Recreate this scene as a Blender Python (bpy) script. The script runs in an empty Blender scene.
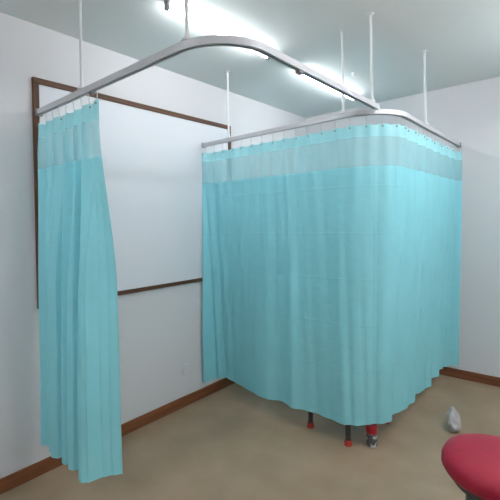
import bpy, bmesh, math, random
from mathutils import Vector, Matrix
random.seed(7)
S = bpy.context.scene
COL = S.collection
PI = math.pi

# ------------------------------------------------------------------ measures (metres)
H = 2.80                      # ceiling height
YB = 4.46                     # back wall
XR, YF = 5.0, -2.4            # walls behind the camera
R1, R2 = 2.233, 2.24          # heights of the two tracks
X1, Y1, RAD1 = 1.657, 2.668, 0.30
X2, Y2, RAD2 = 1.582, 1.225, 0.24

# ------------------------------------------------------------------ materials
def mat(name):
    m = bpy.data.materials.new(name); m.use_nodes = True
    nt = m.node_tree
    b = nt.nodes['Principled BSDF']
    return m, nt, b

def plain(name, col, rough=0.5, metal=0.0, spec=0.5, noise=0.0, nscale=8.0, bump=0.0, bscale=60.0):
    m, nt, b = mat(name)
    b.inputs['Base Color'].default_value = (*col, 1)
    b.inputs['Roughness'].default_value = rough
    b.inputs['Metallic'].default_value = metal
    b.inputs['Specular IOR Level'].default_value = spec
    tc = nt.nodes.new('ShaderNodeTexCoord')
    if noise:
        n = nt.nodes.new('ShaderNodeTexNoise'); n.inputs['Scale'].default_value = nscale
        n.inputs['Detail'].default_value = 4
        r = nt.nodes.new('ShaderNodeMapRange')
        r.inputs['To Min'].default_value = 1 - noise; r.inputs['To Max'].default_value = 1 + noise
        mx = nt.nodes.new('ShaderNodeVectorMath'); mx.operation = 'SCALE'
        mx.inputs[0].default_value = col
        nt.links.new(tc.outputs['Object'], n.inputs['Vector'])
        nt.links.new(n.outputs['Fac'], r.inputs['Value'])
        nt.links.new(r.outputs['Result'], mx.inputs['Scale'])
        nt.links.new(mx.outputs['Vector'], b.inputs['Base Color'])
    if bump:
        n2 = nt.nodes.new('ShaderNodeTexNoise'); n2.inputs['Scale'].default_value = bscale
        bp = nt.nodes.new('ShaderNodeBump'); bp.inputs['Strength'].default_value = bump
        bp.inputs['Distance'].default_value = 0.01
        nt.links.new(tc.outputs['Object'], n2.inputs['Vector'])
        nt.links.new(n2.outputs['Fac'], bp.inputs['Height'])
        nt.links.new(bp.outputs['Normal'], b.inputs['Normal'])
    return m

def wood(name, c1, c2, axis='Y'):
    m, nt, b = mat(name)
    tc = nt.nodes.new('ShaderNodeTexCoord'); mp = nt.nodes.new('ShaderNodeMapping')
    sc = {'X': (1.2, 26, 26), 'Y': (26, 1.2, 26), 'Z': (26, 26, 1.2)}[axis]
    mp.inputs['Scale'].default_value = sc
    n = nt.nodes.new('ShaderNodeTexNoise'); n.inputs['Scale'].default_value = 2.0; n.inputs['Detail'].default_value = 5
    cr = nt.nodes.new('ShaderNodeValToRGB')
    cr.color_ramp.elements[0].color = (*c1, 1); cr.color_ramp.elements[0].position = 0.35
    cr.color_ramp.elements[1].color = (*c2, 1); cr.color_ramp.elements[1].position = 0.7
    nt.links.new(tc.outputs['Object'], mp.inputs['Vector']); nt.links.new(mp.outputs['Vector'], n.inputs['Vector'])
    nt.links.new(n.outputs['Fac'], cr.inputs['Fac']); nt.links.new(cr.outputs['Color'], b.inputs['Base Color'])
    b.inputs['Roughness'].default_value = 0.6
    return m

def cloth(name, col, transl, opacity=1.0, creases=True):
    """thin woven curtain: diffuse + translucent, optionally an open net"""
    m, nt, b = mat(name)
    out = nt.nodes['Material Output']; nt.nodes.remove(b)
    uv = nt.nodes.new('ShaderNodeUVMap'); uv.uv_map = 'UVMap'
    n = nt.nodes.new('ShaderNodeTexNoise'); n.inputs['Scale'].default_value = 5; n.inputs['Detail'].default_value = 6
    nt.links.new(uv.outputs['UV'], n.inputs['Vector'])
    r = nt.nodes.new('ShaderNodeMapRange'); r.inputs['To Min'].default_value = .95; r.inputs['To Max'].default_value = 1.05
    nt.links.new(n.outputs['Fac'], r.inputs['Value'])
    cs = nt.nodes.new('ShaderNodeVectorMath'); cs.operation = 'SCALE'; cs.inputs[0].default_value = col
    nt.links.new(r.outputs['Result'], cs.inputs['Scale'])
    d = nt.nodes.new('ShaderNodeBsdfDiffuse'); t = nt.nodes.new('ShaderNodeBsdfTranslucent')
    nt.links.new(cs.outputs['Vector'], d.inputs['Color']); nt.links.new(cs.outputs['Vector'], t.inputs['Color'])
    if creases:
        # packing creases: soft ridges on a grid, plus crumple noise
        sep = nt.nodes.new('ShaderNodeSeparateXYZ'); nt.links.new(uv.outputs['UV'], sep.inputs['Vector'])
        hs = []
        for axis, period, off in (('X', .27, .06), ('Y', .31, .1)):
            a = nt.nodes.new('ShaderNodeMath'); a.operation = 'ADD'; a.inputs[1].default_value = off
            nt.links.new(sep.outputs[axis], a.inputs[0])
            p = nt.nodes.new('ShaderNodeMath'); p.operation = 'PINGPONG'; p.inputs[1].default_value = period / 2
            nt.links.new(a.outputs[0], p.inputs[0])
            q = nt.nodes.new('ShaderNodeMapRange'); q.interpolation_type = 'SMOOTHSTEP'
            q.inputs['From Min'].default_value = 0; q.inputs['From Max'].default_value = .012
            q.inputs['To Min'].default_value = .55; q.inputs['To Max'].default_value = 0
            nt.links.new(p.outputs[0], q.inputs['Value'])
            hs.append(q)
        ad = nt.nodes.new('ShaderNodeMath'); ad.operation = 'ADD'
        nt.links.new(hs[0].outputs['Result'], ad.inputs[0]); nt.links.new(hs[1].outputs['Result'], ad.inputs[1])
        n2 = nt.nodes.new('ShaderNodeTexNoise'); n2.inputs['Scale'].default_value = 9; n2.inputs['Detail'].default_value = 3
        nt.links.new(uv.outputs['UV'], n2.inputs['Vector'])
        m2 = nt.nodes.new('ShaderNodeMath'); m2.operation = 'MULTIPLY'; m2.inputs[1].default_value = 2.2
        nt.links.new(n2.outputs['Fac'], m2.inputs[0])
        ad2 = nt.nodes.new('ShaderNodeMath'); ad2.operation = 'ADD'
        mlt = nt.nodes.new('ShaderNodeMath'); mlt.operation = 'MULTIPLY'
        nt.links.new(ad.outputs[0], mlt.inputs[0]); nt.links.new(n2.outputs['Fac'], mlt.inputs[1])
        nt.links.new(mlt.outputs[0], ad2.inputs[0]); nt.links.new(m2.outputs[0], ad2.inputs[1])
        bp = nt.nodes.new('ShaderNodeBump'); bp.inputs['Strength'].default_value = .5; bp.inputs['Distance'].default_value = .006
        nt.links.new(ad2.outputs[0], bp.inputs['Height'])
        nt.links.new(bp.outputs['Normal'], d.inputs['Normal']); nt.links.new(bp.outputs['Normal'], t.inputs['Normal'])
    mx = nt.nodes.new('ShaderNodeMixShader'); mx.inputs['Fac'].default_value = transl
    nt.links.new(d.outputs[0], mx.inputs[1]); nt.links.new(t.outputs[0], mx.inputs[2])
    # slight sheen of the synthetic weave
    gl = nt.nodes.new('ShaderNodeBsdfGlossy'); gl.inputs['Roughness'].default_value = .5
    gl.inputs['Color'].default_value = (.9, .9, .9, 1)
    ms = nt.nodes.new('ShaderNodeMixShader'); ms.inputs['Fac'].default_value = .05
    nt.links.new(mx.outputs[0], ms.inputs[1]); nt.links.new(gl.outputs[0], ms.inputs[2])
    mx = ms
    last = mx
    if opacity < 1:
        tr = nt.nodes.new('ShaderNodeBsdfTransparent'); tr.inputs['Color'].default_value = (.97, 1, 1, 1)
        m3 = nt.nodes.new('ShaderNodeMixShader'); m3.inputs['Fac'].default_value = opacity
        nt.links.new(tr.outputs[0], m3.inputs[1]); nt.links.new(mx.outputs[0], m3.inputs[2])
        last = m3
    nt.links.new(last.outputs[0], out.inputs['Surface'])
    return m

def emis(name, col, strength):
    m, nt, b = mat(name)
    b.inputs['Base Color'].default_value = (.9, .9, .9, 1)
    b.inputs['Emission Color'].default_value = (*col, 1)
    b.inputs['Emission Strength'].default_value = strength
    return m

M = {}
M['wall'] = plain('wall_paint', (.72, .72, .745), .75, spec=.25, noise=.015, nscale=2, bump=.04, bscale=180)
M['ceiling'] = plain('ceiling_paint', (.79, .85, .845), .85, spec=.2, noise=.015, nscale=1.5)
M['board'] = plain('whiteboard_enamel', (.76, .78, .83), .55, spec=.4)
M['frame'] = wood('dark_brown_wood', (.075, .030, .013), (.14, .060, .028), 'Y')
M['frame_v'] = wood('dark_brown_wood_upright', (.075, .030, .013), (.14, .060, .028), 'Z')
M['skirt'] = wood('reddish_brown_wood', (.18, .056, .018), (.27, .095, .036), 'Y')
M['skirt_x'] = wood('reddish_brown_wood_across', (.17, .055, .022), (.25, .09, .04), 'X')
M['alu'] = plain('satin_aluminium', (.60, .60, .63), .45, metal=.3)
M['slot'] = plain('dark_grey_plastic', (.10, .10, .11), .6)
M['cap'] = plain('grey_plastic', (.28, .28, .30), .5)
M['white_metal'] = plain('white_enamelled_metal', (.80, .82, .84), .4)
M['white_plastic'] = plain('white_plastic', (.78, .79, .80), .45)
M['plate'] = plain('pale_grey_plastic', (.70, .71, .74), .5)
M['cloth'] = cloth('cyan_curtain_cloth', (.315, .79, .89), .20)
M['header'] = cloth('cyan_header_cloth', (.40, .82, .89), .28, creases=False)
M['net'] = cloth('pale_cyan_net', (.36, .76, .84), .35, opacity=.72, creases=False)
M['hook'] = plain('translucent_hook_plastic', (.62, .60, .58), .4)
M['grommet'] = plain('tarnished_eyelet', (.30, .36, .36), .4, metal=.5)
M['leg'] = plain('dark_grey_steel', (.08, .095, .092), .45, metal=.2)
M['rubber'] = plain('red_rubber', (.42, .035, .02), .6)
M['seat_grey'] = plain('grey_vinyl', (.12, .12, .13), .5)
M['red_lid'] = plain('red_plastic', (.38, .012, .02), .4)
M['crimson'] = plain('crimson_vinyl', (.37, .006, .035), .5, noise=.12, nscale=20, bump=.1, bscale=40)
M['bag'] = plain('white_polythene', (.42, .40, .41), .5, bump=.5, bscale=25)
M['tube'] = emis('fluorescent_tube', (.98, .99, 1.0), 8.0)

# floor: dull tan vinyl with faint wear
def floor_mat():
    m, nt, b = mat('tan_vinyl_floor')
    tc = nt.nodes.new('ShaderNodeTexCoord')
    n = nt.nodes.new('ShaderNodeTexNoise'); n.inputs['Scale'].default_value = 3.2; n.inputs['Detail'].default_value = 7
    nt.links.new(tc.outputs['Object'], n.inputs['Vector'])
    cr = nt.nodes.new('ShaderNodeValToRGB')
    e = cr.color_ramp.elements
    e[0].position, e[0].color = .35, (.325, .23, .148, 1)
    e[1].position, e[1].color = .7, (.40, .288, .193, 1)
    nt.links.new(n.outputs['Fac'], cr.inputs['Fac']); nt.links.new(cr.outputs['Color'], b.inputs['Base Color'])
    n2 = nt.nodes.new('ShaderNodeTexNoise'); n2.inputs['Scale'].default_value = 2.5; n2.inputs['Detail'].default_value = 3
    nt.links.new(tc.outputs['Object'], n2.inputs['Vector'])
    r = nt.nodes.new('ShaderNodeMapRange'); r.inputs['To Min'].default_value = .28; r.inputs['To Max'].default_value = .5
    nt.links.new(n2.outputs['Fac'], r.inputs['Value']); nt.links.new(r.outputs['Result'], b.inputs['Roughness'])
    n3 = nt.nodes.new('ShaderNodeTexNoise'); n3.inputs['Scale'].default_value = 9
    bp = nt.nodes.new('ShaderNodeBump'); bp.inputs['Strength'].default_value = .08; bp.inputs['Distance'].default_value = .02
    nt.links.new(tc.outputs['Object'], n3.inputs['Vector']); nt.links.new(n3.outputs['Fac'], bp.inputs['Height'])
    nt.links.new(bp.outputs['Normal'], b.inputs['Normal'])
    return m
M['floor'] = floor_mat()

# printed jar: grey glass-like body with an irregular pale label
def jar_mat():
    m, nt, b = mat('jar_print')
    tc = nt.nodes.new('ShaderNodeTexCoord')
    mp = nt.nodes.new('ShaderNodeMapping'); mp.inputs['Scale'].default_value = (22, 22, 30)
    n = nt.nodes.new('ShaderNodeTexNoise'); n.inputs['Scale'].default_value = 1.3; n.inputs['Detail'].default_value = 1
    cr = nt.nodes.new('ShaderNodeValToRGB'); e = cr.color_ramp.elements
    e[0].position, e[0].color = .52, (.10, .11, .12, 1)
    e[1].position, e[1].color = .60, (.50, .52, .55, 1)
    nt.links.new(tc.outputs['Object'], mp.inputs['Vector']); nt.links.new(mp.outputs['Vector'], n.inputs['Vector'])
    nt.links.new(n.outputs['Fac'], cr.inputs['Fac']); nt.links.new(cr.outputs['Color'], b.inputs['Base Color'])
    b.inputs['Roughness'].default_value = .25
    return m
M['jar'] = jar_mat()

# ------------------------------------------------------------------ mesh helpers
def link(name, bm, m, parent=None, smooth=False, loc=None):
    me = bpy.data.meshes.new(name)
    bmesh.ops.recalc_face_normals(bm, faces=bm.faces)
    if smooth:
        for f in bm.faces: f.smooth = True
    bm.to_mesh(me); bm.free()
    o = bpy.data.objects.new(name, me); COL.objects.link(o)
    me.materials.append(M[m])
    if parent is not None: o.parent = parent
    if loc is not None: o.location = loc
    return o

def box(bm, x0, x1, y0, y1, z0, z1, bev=0.0):
    r = bmesh.ops.create_cube(bm, size=1)
    vs = r['verts']
    for v in vs:
        v.co = Vector(((x0 + x1) / 2 + v.co.x * (x1 - x0), (y0 + y1) / 2 + v.co.y * (y1 - y0), (z0 + z1) / 2 + v.co.z * (z1 - z0)))
    if bev:
        es = list({e for v in vs for e in v.link_edges})
        bmesh.ops.bevel(bm, geom=es, offset=bev, segments=2, affect='EDGES', profile=.5)

def lathe(bm, prof, c=(0, 0, 0), n=24, axis=None):
    """prof: (radius, z) list, turned about z (or about `axis` from c)"""
    rot = Matrix.Identity(3)
    if axis is not None:
        rot = Vector((0, 0, 1)).rotation_difference(Vector(axis)).to_matrix()
    c = Vector(c); rings = []
    for r, z in prof:
        if r < 1e-6:
            rings.append([bm.verts.new(c + rot @ Vector((0, 0, z)))]); continue
        rings.append([bm.verts.new(c + rot @ Vector((r * math.cos(2 * PI * k / n), r * math.sin(2 * PI * k / n), z))) for k in range(n)])
    for a, b in zip(rings, rings[1:]):
        for k in range(n):
            k2 = (k + 1) % n
            if len(a) == 1 and len(b) == 1: continue
            if len(a) == 1: bm.faces.new((a[0], b[k], b[k2]))
            elif len(b) == 1: bm.faces.new((a[k], a[k2], b[0]))
            else: bm.faces.new((a[k], a[k2], b[k2], b[k]))
    for ring, rev in ((rings[0], True), (rings[-1], False)):
        if len(ring) > 1: bm.faces.new(ring[::-1] if rev else ring)

def tube(bm, pts, rad, n=10):
    pts = [Vector(p) for p in pts]; rings = []
    for i, p in enumerate(pts):
        a = pts[max(i - 1, 0)]; b = pts[min(i + 1, len(pts) - 1)]
        d = (b - a).normalized()
        u = d.orthogonal().normalized() if i == 0 else (u - d * u.dot(d)).normalized()
        w = d.cross(u)
        r = rad[i] if isinstance(rad, (list, tuple)) else rad
        rings.append([bm.verts.new(p + r * (u * math.cos(2 * PI * k / n) + w * math.sin(2 * PI * k / n))) for k in range(n)])
    for a, b in zip(rings, rings[1:]):
        for k in range(n): bm.faces.new((a[k], a[(k + 1) % n], b[(k + 1) % n], b[k]))
    bm.faces.new(rings[0][::-1]); bm.faces.new(rings[-1])

def sweep(bm, path, prof):
    """closed profile (n, z) swept along a level path of (x, y, z); n points to the right of travel"""
    rings = []
    for i, p in enumerate(path):
        a = path[max(i - 1, 0)]; b = path[min(i + 1, len(path) - 1)]
        d = Vector((b[0] - a[0], b[1] - a[1])).normalized(); nx, ny = d.y, -d.x
        rings.append([bm.verts.new((p[0] + q[0] * nx, p[1] + q[0] * ny, p[2] + q[1])) for q in prof])
    k = len(prof)
    for a, b in zip(rings, rings[1:]):
        for j in range(k): bm.faces.new((a[j], a[(j + 1) % k], b[(j + 1) % k], b[j]))
    bm.faces.new(rings[0][::-1]); bm.faces.new(rings[-1])

def empty(name, label, cat, loc=(0, 0, 0), group=None, rz=0):
    o = bpy.data.objects.new(name, None); COL.objects.link(o)
    o.location = loc; o.rotation_euler = (0, 0, rz); o.empty_display_size = .1
    o['label'] = label; o['category'] = cat
    if group: o['group'] = group
    return o
def tag(o, label, cat, group=None):
    o['label'] = label; o['category'] = cat
    if group: o['group'] = group
    return o
def struct(name, m, *boxes, bev=0.0):
    bm = bmesh.new()
    for b in boxes: box(bm, *b, bev=bev)
    o = link(name, bm, m); o['kind'] = 'structure'
    return o

# ------------------------------------------------------------------ the room
T = .12
struct('floor', 'floor', (-T, XR + T, YF - T, YB + T, -.1, 0))
struct('ceiling', 'ceiling', (-T, XR + T, YF - T, YB + T, H, H + .1))
struct('wall_left', 'wall', (-T, 0, YF - T, YB + T, 0, H))
struct('wall_back', 'wall', (0, XR, YB, YB + T, 0, H))
struct('wall_right', 'wall', (XR, XR + T, YF - T, YB + T, 0, H))
struct('wall_front', 'wall', (0, XR, YF - T, YF, 0, H))
BH, BT = .085, .014
struct('baseboard_left', 'skirt', (0, BT, YF, YB, 0, BH), bev=.003)
struct('baseboard_back', 'skirt_x', (BT, XR - BT, YB - BT, YB, 0, BH), bev=.003)
struct('baseboard_right', 'skirt', (XR - BT, XR, YF, YB, 0, BH), bev=.003)
struct('baseboard_front', 'skirt_x', (BT, XR - BT, YF, YF + BT, 0, BH), bev=.003)

# ------------------------------------------------------------------ whiteboard on the left wall
BL, BR_, BB, BTp = 1.200, 3.035, 1.030, 2.462
wb = empty('whiteboard', 'large white board in a thin dark brown wooden frame on the left wall', 'whiteboard', (0, (BL + BR_) / 2, BB))
oy, oz = -(BL + BR_) / 2, -BB
FW, FT = .037, .024
bm = bmesh.new(); box(bm, .001, .014, BL + .01 + oy, BR_ - .01 + oy, BB + .01 + oz, BTp - .01 + oz); link('panel', bm, 'board', wb)
for (y0, y1, z0, z1, mm) in ((BL, BR_, BTp - FW, BTp, 'frame'), (BL, BR_, BB, BB + FW * .8, 'frame'),
                             (BL, BL + FW, BB + FW * .8, BTp - FW, 'frame_v'), (BR_ - FW, BR_, BB + FW * .8, BTp - FW, 'frame_v')):
    bm = bmesh.new(); box(bm, .001, FT, y0 + oy, y1 + oy, z0 + oz, z1 + oz, bev=.003); link('frame_rail', bm, mm, wb)

# small round plate low on the wall
bm = bmesh.new(); lathe(bm, [(.048, 0), (.048, .006), (.042, .011), (.012, .013), (0, .013)], axis=(1, 0, 0))
tag(link('wall_plate', bm, 'plate', smooth=False, loc=(0, 2.419, .306)), 'small round pale grey cover plate low on the left wall', 'wall plate')

# ------------------------------------------------------------------ ceiling tube lamps
def hous(bm, L):
    # shallow white channel with sloping sides
    L -= .06
    pr = [(-.036, 0), (-.036, -.004), (-.016, -.016), (.016, -.016), (.036, -.004), (.036, 0)]
    a = [bm.verts.new((x, -L / 2, z)) for x, z in pr]; b = [bm.verts.new((x, L / 2, z)) for x, z in pr]
    for i in range(6): bm.faces.new((a[i], a[(i + 1) % 6], b[(i + 1) % 6], b[i]))
    bm.faces.new(a[::-1]); bm.faces.new(b)
def lamp(y0, y1, x, label, twin=False, cz=H, group='tube lamps on the ceiling'):
    L = y1 - y0
    if twin: cz = H - .28          # added fill lamps, hung below the ceiling so they brighten it too
    e = empty('fluorescent_lamp', label, 'ceiling lamp', (x, (y0 + y1) / 2, cz), group)
    bm = bmesh.new(); hous(bm, L); link('housing', bm, 'white_metal', e)
    bm = bmesh.new(); lathe(bm, [(.014, -L / 2 + .035), (.014, L / 2 - .035)], (0, 0, 0), 16)
    for v in bm.verts: v.co = Vector((v.co.x, v.co.z, v.co.y - .036))
    if twin:
        bm2 = bm.copy(); bmesh.ops.translate(bm2, verts=bm2.verts, vec=(.07, 0, 0)); link('tube', bm2, 'tube', e, smooth=True)
        bmesh.ops.translate(bm, verts=bm.verts, vec=(-.07, 0, 0))
    link('tube', bm, 'tube', e, smooth=True)
    for s in (-1, 1):
        bm = bmesh.new(); yy = s * (L / 2 - .0175)
        box(bm, -.085 if twin else -.013, .085 if twin else .013, yy - .012 - s * .006, yy + .012 - s * .006, -.054, 0, bev=.004); link('socket', bm, 'cap', e)
    if twin:
        for s in (-1, 1):
            bm = bmesh.new(); lathe(bm, [(.006, -.002), (.006, H - cz)], (0, s * L * .35, 0), 10); link('suspension_rod', bm, 'white_metal', e)
    return e
lamp(1.60, 2.60, .80, 'lit white tube lamp overhead above the whiteboard, seen past the open track bend')
lamp(2.96, 4.06, .81, 'lit white tube lamp inside the curtained corner, cut by the overhead track')
lamp(1.52, 2.62, 2.75, 'added fill light, unseen hanging tube lamp at the right', True)  # from here down: unseen lamps added to even out the room light
lamp(2.82, 3.93, 2.75, 'added fill light, unseen hanging tube lamp towards the back wall', True)
lamp(1.52, 2.62, 4.4, 'added fill light, unseen hanging tube lamp nearest the right wall', True)
lamp(-1.0, .1, 2.75, 'added fill light, unseen hanging tube lamp behind the viewer at the right', True)
lamp(-1.0, .1, .90, 'added fill light, unseen hanging tube lamp behind the viewer by the left wall', True)

# small hook disc on the ceiling by the far lamp
d = empty('ceiling_hook', 'tiny white hook disc on the ceiling beside the far tube lamp', 'ceiling hook', (1.08, 3.44, H))
bm = bmesh.new(); lathe(bm, [(.02, 0), (.02, -.010), (.012, -.022), (0, -.024)]); link('disc', bm, 'white_plastic', d)
bm = bmesh.new(); tube(bm, [(0, 0, -.020), (0, 0, -.03), (.008, 0, -.04), (.018, 0, -.036), (.02, 0, -.026)], .003, 8); link('hook', bm, 'white_plastic', d, smooth=True)

# ------------------------------------------------------------------ curtain tracks
def bend(p0, corner, p1, rad, n=14):
    c, a, b = Vector(corner), Vector(p0), Vector(p1)
    da, db = (a - c).normalized(), (b - c).normalized()
    cen = c + (da + db) * rad
    pts = [a]
    for i in range(n + 1):
        t = i / n * PI / 2
        pts.append(cen - db * rad * math.cos(t) - da * rad * math.sin(t))
    pts.append(b)
    return [(p.x, p.y) for p in pts]
DY1 = .030      # the front leg is not quite square to the wall
path1 = bend((.002, Y1), (X1, Y1 - DY1), (X1, YB - .002), RAD1)
path2 = bend((.030, Y2), (X2, Y2), (X2, 2.655), RAD2)

def densify(path, step=.02):
    out = [path[0]]
    for a, b in zip(path, path[1:]):
        L = math.dist(a, b); k = max(1, int(L / step))
        for i in range(1, k + 1): out.append((a[0] + (b[0] - a[0]) * i / k, a[1] + (b[1] - a[1]) * i / k))
    return out
class Arc:
    def __init__(s, path):
        s.p = densify(path, .01); s.c = [0]
        for a, b in zip(s.p, s.p[1:]): s.c.append(s.c[-1] + math.dist(a, b))
        s.L = s.c[-1]
    def at(s, t):
        t = min(max(t, 0), s.L)
        lo, hi = 0, len(s.c) - 1
        while hi - lo > 1:
            m = (lo + hi) // 2
            if s.c[m] <= t: lo = m
            else: hi = m
        a, b = s.p[lo], s.p[hi]; k = (t - s.c[lo]) / max(s.c[hi] - s.c[lo], 1e-9)
        a0, b0 = s.p[max(lo - 3, 0)], s.p[min(hi + 3, len(s.p) - 1)]
        d = Vector((b0[0] - a0[0], b0[1] - a0[1])).normalized()
        return Vector((a[0] + (b[0] - a[0]) * k, a[1] + (b[1] - a[1]) * k)), Vector((d.y, -d.x))   # point, outward normal (to the right of travel)

# C-shaped aluminium section with a slot underneath
W, HT, SL = .0145, .031, .0045
PROF = [(-W, 0), (W, 0), (W, -HT), (SL, -HT), (SL, -HT + .004), (W - .003, -HT + .004), (W - .003, -.003), (-W + .003, -.003), (-W + .003, -HT + .004), (-SL, -HT + .004), (-SL, -HT), (-W, -HT)]

def track(label, path, ztop, rods, ends, stops):
    t = empty('curtain_track', label, 'curtain track', (0, 0, 0), 'overhead curtain tracks')
    bm = bmesh.new(); sweep(bm, [(x, y, ztop) for x, y in path], PROF); link('rail', bm, 'alu', t)
    for (x, y) in rods:
        r = bmesh.new(); lathe(r, [(.0078, ztop + .02), (.0078, H - .004)], (x, y, 0), 14); ro = link('hanger_rod', r, 'white_metal', t, smooth=False)
        f = bmesh.new(); lathe(f, [(.021, H), (.021, H - .004), (.011, H - .008), (.0095, H - .016), (0, H - .016)], (x, y, 0), 18); fl = link('ceiling_flange', f, 'plate', ro)
        k = bmesh.new(); lathe(k, [(.024, ztop), (.022, ztop + .006), (.0115, ztop + .012), (.0095, ztop + .03), (.0, ztop + .03)], (x, y, 0), 18); link('rail_socket', k, 'white_metal', ro)
    for (x, y, ax) in ends:
        b = bmesh.new()
        if ax == 'x': box(b, x - .006, x + .012, y - W - .006, y + W + .006, ztop - HT - .006, ztop + .006, bev=.002)
        else: box(b, x - W - .006, x + W + .006, y - .012, y + .006, ztop - HT - .006, ztop + .006, bev=.002)
        link('end_bracket', b, 'cap', t)
    for (x, y, ax) in stops:
        b = bmesh.new()
        box(b, x - .018, x + .018, y - .012, y + .012, ztop - HT - .014, ztop - HT, bev=.002) if ax == 'x' else box(b, x - .012, x + .012, y - .018, y + .018, ztop - HT - .014, ztop - HT, bev=.002)
        link('end_stop', b, 'cap', t)
    return t
track('grey metal track with the long closed curtain, running round the far corner bay', path1, R1 + .014,
      [(.325, Y1 - .006), (1.36, Y1 - .025), (X1, 3.40)], [(.008, Y1, 'x'), (X1, YB - .008, 'y')], [])
track('grey metal track curving over the empty near bay, with the short gathered curtain', path2, R2 + .018,
      [(.565, Y2), (1.385, Y2 + .003), (X2, 2.575)], [(.033, Y2, 'x')], [(.67, Y2, 'x'), (X2, 1.74, 'y')])

# ------------------------------------------------------------------ curtains
def smooth(a, b, x):
    t = min(max((x - a) / (b - a), 0), 1); return t * t * (3 - 2 * t)
def interp(pts, u):
    if u <= pts[0][0]: return pts[0][1]
    for (a, va), (b, vb) in zip(pts, pts[1:]):
        if u <= b:
            k = (u - a) / (b - a); k = k * k * (3 - 2 * k); return va + (vb - va) * k
    return pts[-1][1]

ZN0, ZN1 = 2.078, 1.888      # net band
def sheet(name, m, parent, pos, us, zs, ulen):
    """pos(u, z01) -> point; zs are fractions"""
    bm = bmesh.new(); uvl = bm.loops.layers.uv.new('UVMap'); g = []
    for z in zs: g.append([bm.verts.new(pos(u, z)) for u in us])
    for i in range(len(zs) - 1):
        for j in range(len(us) - 1):
            f = bm.faces.new((g[i][j], g[i][j + 1], g[i + 1][j + 1], g[i + 1][j])); f.smooth = True
            for lp, (jj, ii) in zip(f.loops, ((j, i), (j + 1, i), (j + 1, i + 1), (j, i + 1))):
                lp[uvl].uv = (us[jj] * ulen, g[ii][jj].co.z)
    return link(name, bm, m, parent, smooth=True)
def frange(a, b, n): return [a + (b - a) * i / n for i in range(n + 1)]

def curtain(label, pos, us, ulen, hooks, ztop_rail, hookpos, hem, tops):
    """pos(u, z) gives the cloth surface for a height z"""
    c = empty('hospital_curtain', label, 'curtain', (0, 0, 0), 'cyan bed curtains')
    zt = lambda u: tops(u)
    sheet('header_band', 'header', c, lambda u, k: pos(u, zt(u) + (ZN0 - zt(u)) * k), us, frange(0, 1, 5), ulen)
    sheet('net_band', 'net', c, lambda u, k: pos(u, ZN0 + (ZN1 - ZN0) * k), us, frange(0, 1, 6), ulen)
    sheet('main_panel', 'cloth', c, lambda u, k: pos(u, ZN1 + (hem(u) + .03 - ZN1) * k), us, frange(0, 1, 44), ulen)
    # the turned-up hem: a doubled edge
    sheet('hem', 'cloth', c, lambda u, k: pos(u, hem(u) + .03 - .03 * k) , us, frange(0, 1, 2), ulen)
    for u in hooks:
        p = hookpos(u); q = pos(u, zt(u) - .016); zt_ = zt(u) - .016
        h = bmesh.new()
        tube(h, [(p.x, p.y, ztop_rail), (p.x, p.y, ztop_rail - .012), (p.x * .8 + q.x * .2, p.y * .8 + q.y * .2, zt_ + .022), (q.x, q.y, zt_ + .004), (q.x, q.y, zt_ - .006)], .0022, 6)
        ho = link('hook', h, 'hook', c, smooth=True)
        return_n = (pos(u + .002, zt_) - pos(u - .002, zt_)).cross(Vector((0, 0, 1))).normalized()
        e = bmesh.new(); lathe(e, [(.006, -.003), (.006, .003), (.003, .004), (0, .004)], (q.x, q.y, zt_ - .002), 12, axis=return_n)
        link('eyelet', e, 'grommet', ho)
    return c

# long closed curtain round the far bay
A1 = Arc(path1)
S_ARC0 = X1 - RAD1; S_ARC1 = S_ARC0 + RAD1 * PI / 2
s0, s1 = .030, A1.L - .05
rnd = random.Random(3)
HK1 = [s0 + .012 + i * (s1 - s0 - .024) / 31 for i in range(32)]
HEMF = [(0, .060), (.034, .095), (.062, -.045), (.085, -.03), (.115, -.05), (.145, -.062), (.20, -.058), (.40, -.028), (.63, .034), (.78, .006), (.90, .040), (1.03, .012), (1.10, -.004),
        (1.19, .018), (1.30, .030), (1.357, -.005), (1.466, -.056), (1.593, -.096), (1.75, -.122), (1.89, -.135), (2.142, -.095),
        (2.345, -.117), (2.55, -.088), (2.765, -.117), (2.85, -.096), (3.10, -.118), (3.26, -.060)]
def fold1(s, z):
    d = (2.15 - z) / 2.0                            # 0 at the top, 1 at the hem
    side = smooth(S_ARC0 + .25, S_ARC1 + .25, s)    # the side that runs to the back wall hangs fuller
    w = 2 * PI * (s / .23 + .45 * math.sin(s * 2.1) + .2 * math.sin(s * 5.3 + 1))
    k = smooth(0, 1.05, d) * .55 + d * .45
    n = (interp(HEMF, s) - (.025 + DY1 * min(s / S_ARC0, 1)) * (1 - smooth(S_ARC0, S_ARC1, s))) * k
    a = .005 + .004 * side
    n += a * math.sin(w) + .003 * math.sin(w * 1.9 + .6 * d) + .004 * d * math.sin(w * .43 + 1.7)
    # pleats of the top, fading down
    n += .006 * (1 - smooth(0, .35, d)) * math.sin(2 * PI * (s - HK1[0]) / (HK1[1] - HK1[0]))
    # bunched ends against the walls
    e = smooth(.16, .02, s); n += e * .040 * (1 - .8 * d)
    k = smooth(s1 - .22, s1 - .05, s); n += k * .035 * math.sin(2 * PI * (s1 - s) / .11)
    return n
def pos1(s, z):
    p, n = A1.at(s); f = fold1(s, z)
    x, y = p.x + n.x * f, p.y + n.y * f
    return Vector((max(x, .02), min(y, YB - .02), z))
hem1 = lambda s: .150 + .004 * math.sin(s * 9) - .012 * smooth(.10, .0, s) + .010 * math.exp(-((s - .16) / .06) ** 2)
def tops1(s):
    h = (HK1[1] - HK1[0]); k = ((s - HK1[0]) / h) % 1
    return 2.158 - .010 * math.sin(PI * k) ** 2 + .006 * smooth(1.1, 2.2, s)
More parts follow.
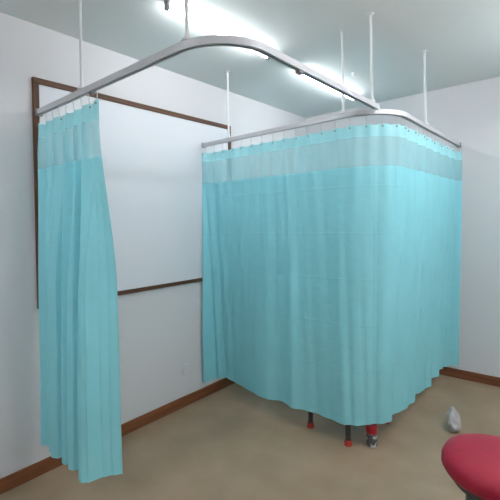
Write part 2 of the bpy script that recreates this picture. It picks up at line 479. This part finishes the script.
curtain('long cyan curtain drawn closed round the far corner bay, hem above the floor', pos1,
        [s0 + .3 * i / 90 for i in range(90)] + frange(s0 + .3, s1, 380), 1.0, HK1, R1 + .014 - HT + .006, lambda s: A1.at(s)[0], hem1, tops1)

# short gathered curtain at the near left
TOPF = [(0, .0), (.06, .024), (.11, -.024), (.20, .020), (.27, -.026), (.33, .026), (.39, -.030), (.45, .010), (.49, -.026), (.55, .030), (.61, -.030), (.67, .018), (.73, -.028), (.80, .026), (.87, -.022), (.93, .016), (1, .004)]
BOTF = [(0, .02), (.06, .05), (.13, .02), (.17, -.01), (.22, .045), (.32, .06), (.38, .05), (.42, -.07), (.46, -.10), (.485, -.02), (.505, .055), (.56, .062), (.60, .025), (.635, .058), (.68, .05), (.715, -.06), (.75, -.09), (.775, -.01), (.795, .06), (.85, .065), (.89, .045), (.92, -.03), (.95, -.07), (1, -.105)]
HK2 = [.03 + .94 * i / 8 for i in range(9)]
def pos2(u, z):
    d = min(max((2.16 - z) / 2.0, 0), 1)
    k = smooth(.02, .5, d)
    f = interp(TOPF, u) * (1 - k) * (.55 + .45 * smooth(0, .1, d)) + interp(BOTF, u) * k * (.75 + .35 * d)
    f += .004 * math.sin(u * 40 + z * 3)
    xl = .036; xr = .735 + .005 * smooth(0, .3, d) - .048 * smooth(.2, .6, d)
    x = xl + (xr - xl) * u + .010 * math.sin(u * 17 + 1) * k * u * (1 - u) * 4
    x += .004 * math.sin(z * 5 + u * 3)
    return Vector((max(x, .036), Y2 - f, z))
hem2 = lambda u: .225 - .008 * math.sin(u * 8) - .01 * u
tops2 = lambda u: 2.172 - .012 * math.sin(PI * ((u - .03) / (.94 / 8) % 1)) ** 2
curtain('short cyan curtain gathered into a narrow bundle of folds by the whiteboard edge', pos2,
        frange(0, 1, 320), .85, HK2, R2 + .018 - HT + .006, lambda u: Vector((pos2(u, 2.16).x, Y2)), hem2, tops2)

# ------------------------------------------------------------------ things on the floor
def stool():
    e = empty('chair', 'chair behind the long curtain, dark grey legs with red rubber feet showing below the hem', 'chair', (1.17, 2.95, 0))
    pts = [(-.172, -.195), (.150, -.245), (.235, .225), (-.085, .26)]
    for (x, y) in pts:
        b = bmesh.new(); tube(b, [(x, y, .02), (x * .97, y * .95, .43)], .0185, 14); lg = link('leg', b, 'leg', e, smooth=True)
        b = bmesh.new(); lathe(b, [(.0, 0), (.026, 0), (.027, .006), (.023, .036), (.0, .036)], (x, y, 0), 16); link('rubber_foot', b, 'rubber', lg)
    b = bmesh.new(); box(b, -.17, .22, -.19, .19, .425, .475, bev=.015); link('seat', b, 'seat_grey', e)
    b = bmesh.new()
    box(b, -.16, .21, .17, .2, .62, .86, bev=.012); link('backrest', b, 'seat_grey', e)
    for x in (-.09, .14):
        b = bmesh.new(); tube(b, [(x, .18, .46), (x, .185, .8)], .011, 10); link('back_post', b, 'leg', e, smooth=True)
stool()

j = empty('jar', 'small dark jar with a red lid on the floor under the curtain corner', 'jar', (1.447, 2.800, 0)); j.scale = (1.1, 1.1, 1.08)
b = bmesh.new(); lathe(b, [(0, 0), (.028, 0), (.031, .004), (.031, .080), (.027, .088), (0, .088)], n=28); link('jar_body', b, 'jar', j, smooth=False)
b = bmesh.new(); lathe(b, [(0, .084), (.033, .084), (.034, .087), (.034, .122), (.031, .127), (0, .127)], n=28); link('lid', b, 'red_lid', j)

# crimson padded stool at the lower right
e = empty('padded_stool', 'crimson padded round stool at the lower right on the tan floor', 'stool', (2.265, 2.20, 0)); e.scale = (1.1, 1.1, 1.1)
b = bmesh.new(); lathe(b, [(0, .36), (.17, .36), (.192, .372), (.205, .395), (.204, .42), (.19, .445), (.15, .462), (.08, .472), (0, .475)], n=40); link('seat_cushion', b, 'crimson', e, smooth=True)
b = bmesh.new(); lathe(b, [(0, .335), (.165, .335), (.165, .360), (0, .360)], n=36); link('seat_board', b, 'leg', e)
for k in range(4):
    a = PI / 4 + k * PI / 2; c, s_ = math.cos(a), math.sin(a)
    b = bmesh.new(); tube(b, [(.16 * c, .16 * s_, 0), (.12 * c, .12 * s_, .34)], .013, 12); link('leg', b, 'leg', e, smooth=True)

# crumpled white bag on the floor behind it
rnd = random.Random(11)
b = bmesh.new()
bmesh.ops.create_icosphere(b, subdivisions=4, radius=1)
from mathutils import noise as mn
for v in b.verts:
    c = v.co.copy()
    k = 1 + .30 * mn.noise(c * 2.3 + Vector((4, 1, 2))) + .10 * mn.noise(c * 6)
    h = (c.z + 1) / 2
    wdt = 1 - .62 * h
    v.co = Vector((c.x * k * .055 * wdt - .035 * h + .01, c.y * k * .10 * wdt + .05 * h, max(0, h * .15 * (.85 + .15 * k))))
tag(link('plastic_bag', b, 'bag', smooth=True, loc=(1.825, 3.365, 0)), 'crumpled white plastic bag on the floor behind the crimson stool', 'bag')

# ------------------------------------------------------------------ camera
cam = bpy.data.cameras.new('camera'); co = bpy.data.objects.new('camera', cam); COL.objects.link(co)
yaw, pitch, roll = .7241, .0077, -.0209
fwd = Vector((-math.sin(yaw) * math.cos(pitch), math.cos(yaw) * math.cos(pitch), -math.sin(pitch)))
rt = Vector((math.cos(yaw), math.sin(yaw), 0)); up = rt.cross(fwd)
c_, s_ = math.cos(roll), math.sin(roll)
r_, u_ = c_ * rt + s_ * up, -s_ * rt + c_ * up
m = Matrix((r_, u_, -fwd)).transposed().to_4x4(); m.translation = Vector((2.5602, .1381, 1.537))
co.matrix_world = m
cam.sensor_width = 36; cam.sensor_fit = 'HORIZONTAL'
cam.lens = 402.3 / 500 * 36
cam.shift_x = 19 / 500; cam.shift_y = -24 / 500
cam.clip_start = .02
S.camera = co

# ------------------------------------------------------------------ light and view
w = bpy.data.worlds.new('world'); S.world = w; w.use_nodes = True
w.node_tree.nodes['Background'].inputs['Color'].default_value = (.02, .02, .022, 1)
S.view_settings.view_transform = 'Standard'
S.view_settings.look = 'None'
S.view_settings.gamma = 1
S.view_settings.exposure = 2.25
S.view_settings.use_curve_mapping = False
S.cycles.use_denoising = True
S.cycles.max_bounces = 10
S.cycles.transparent_max_bounces = 16
S.cycles.sample_clamp_indirect = 6
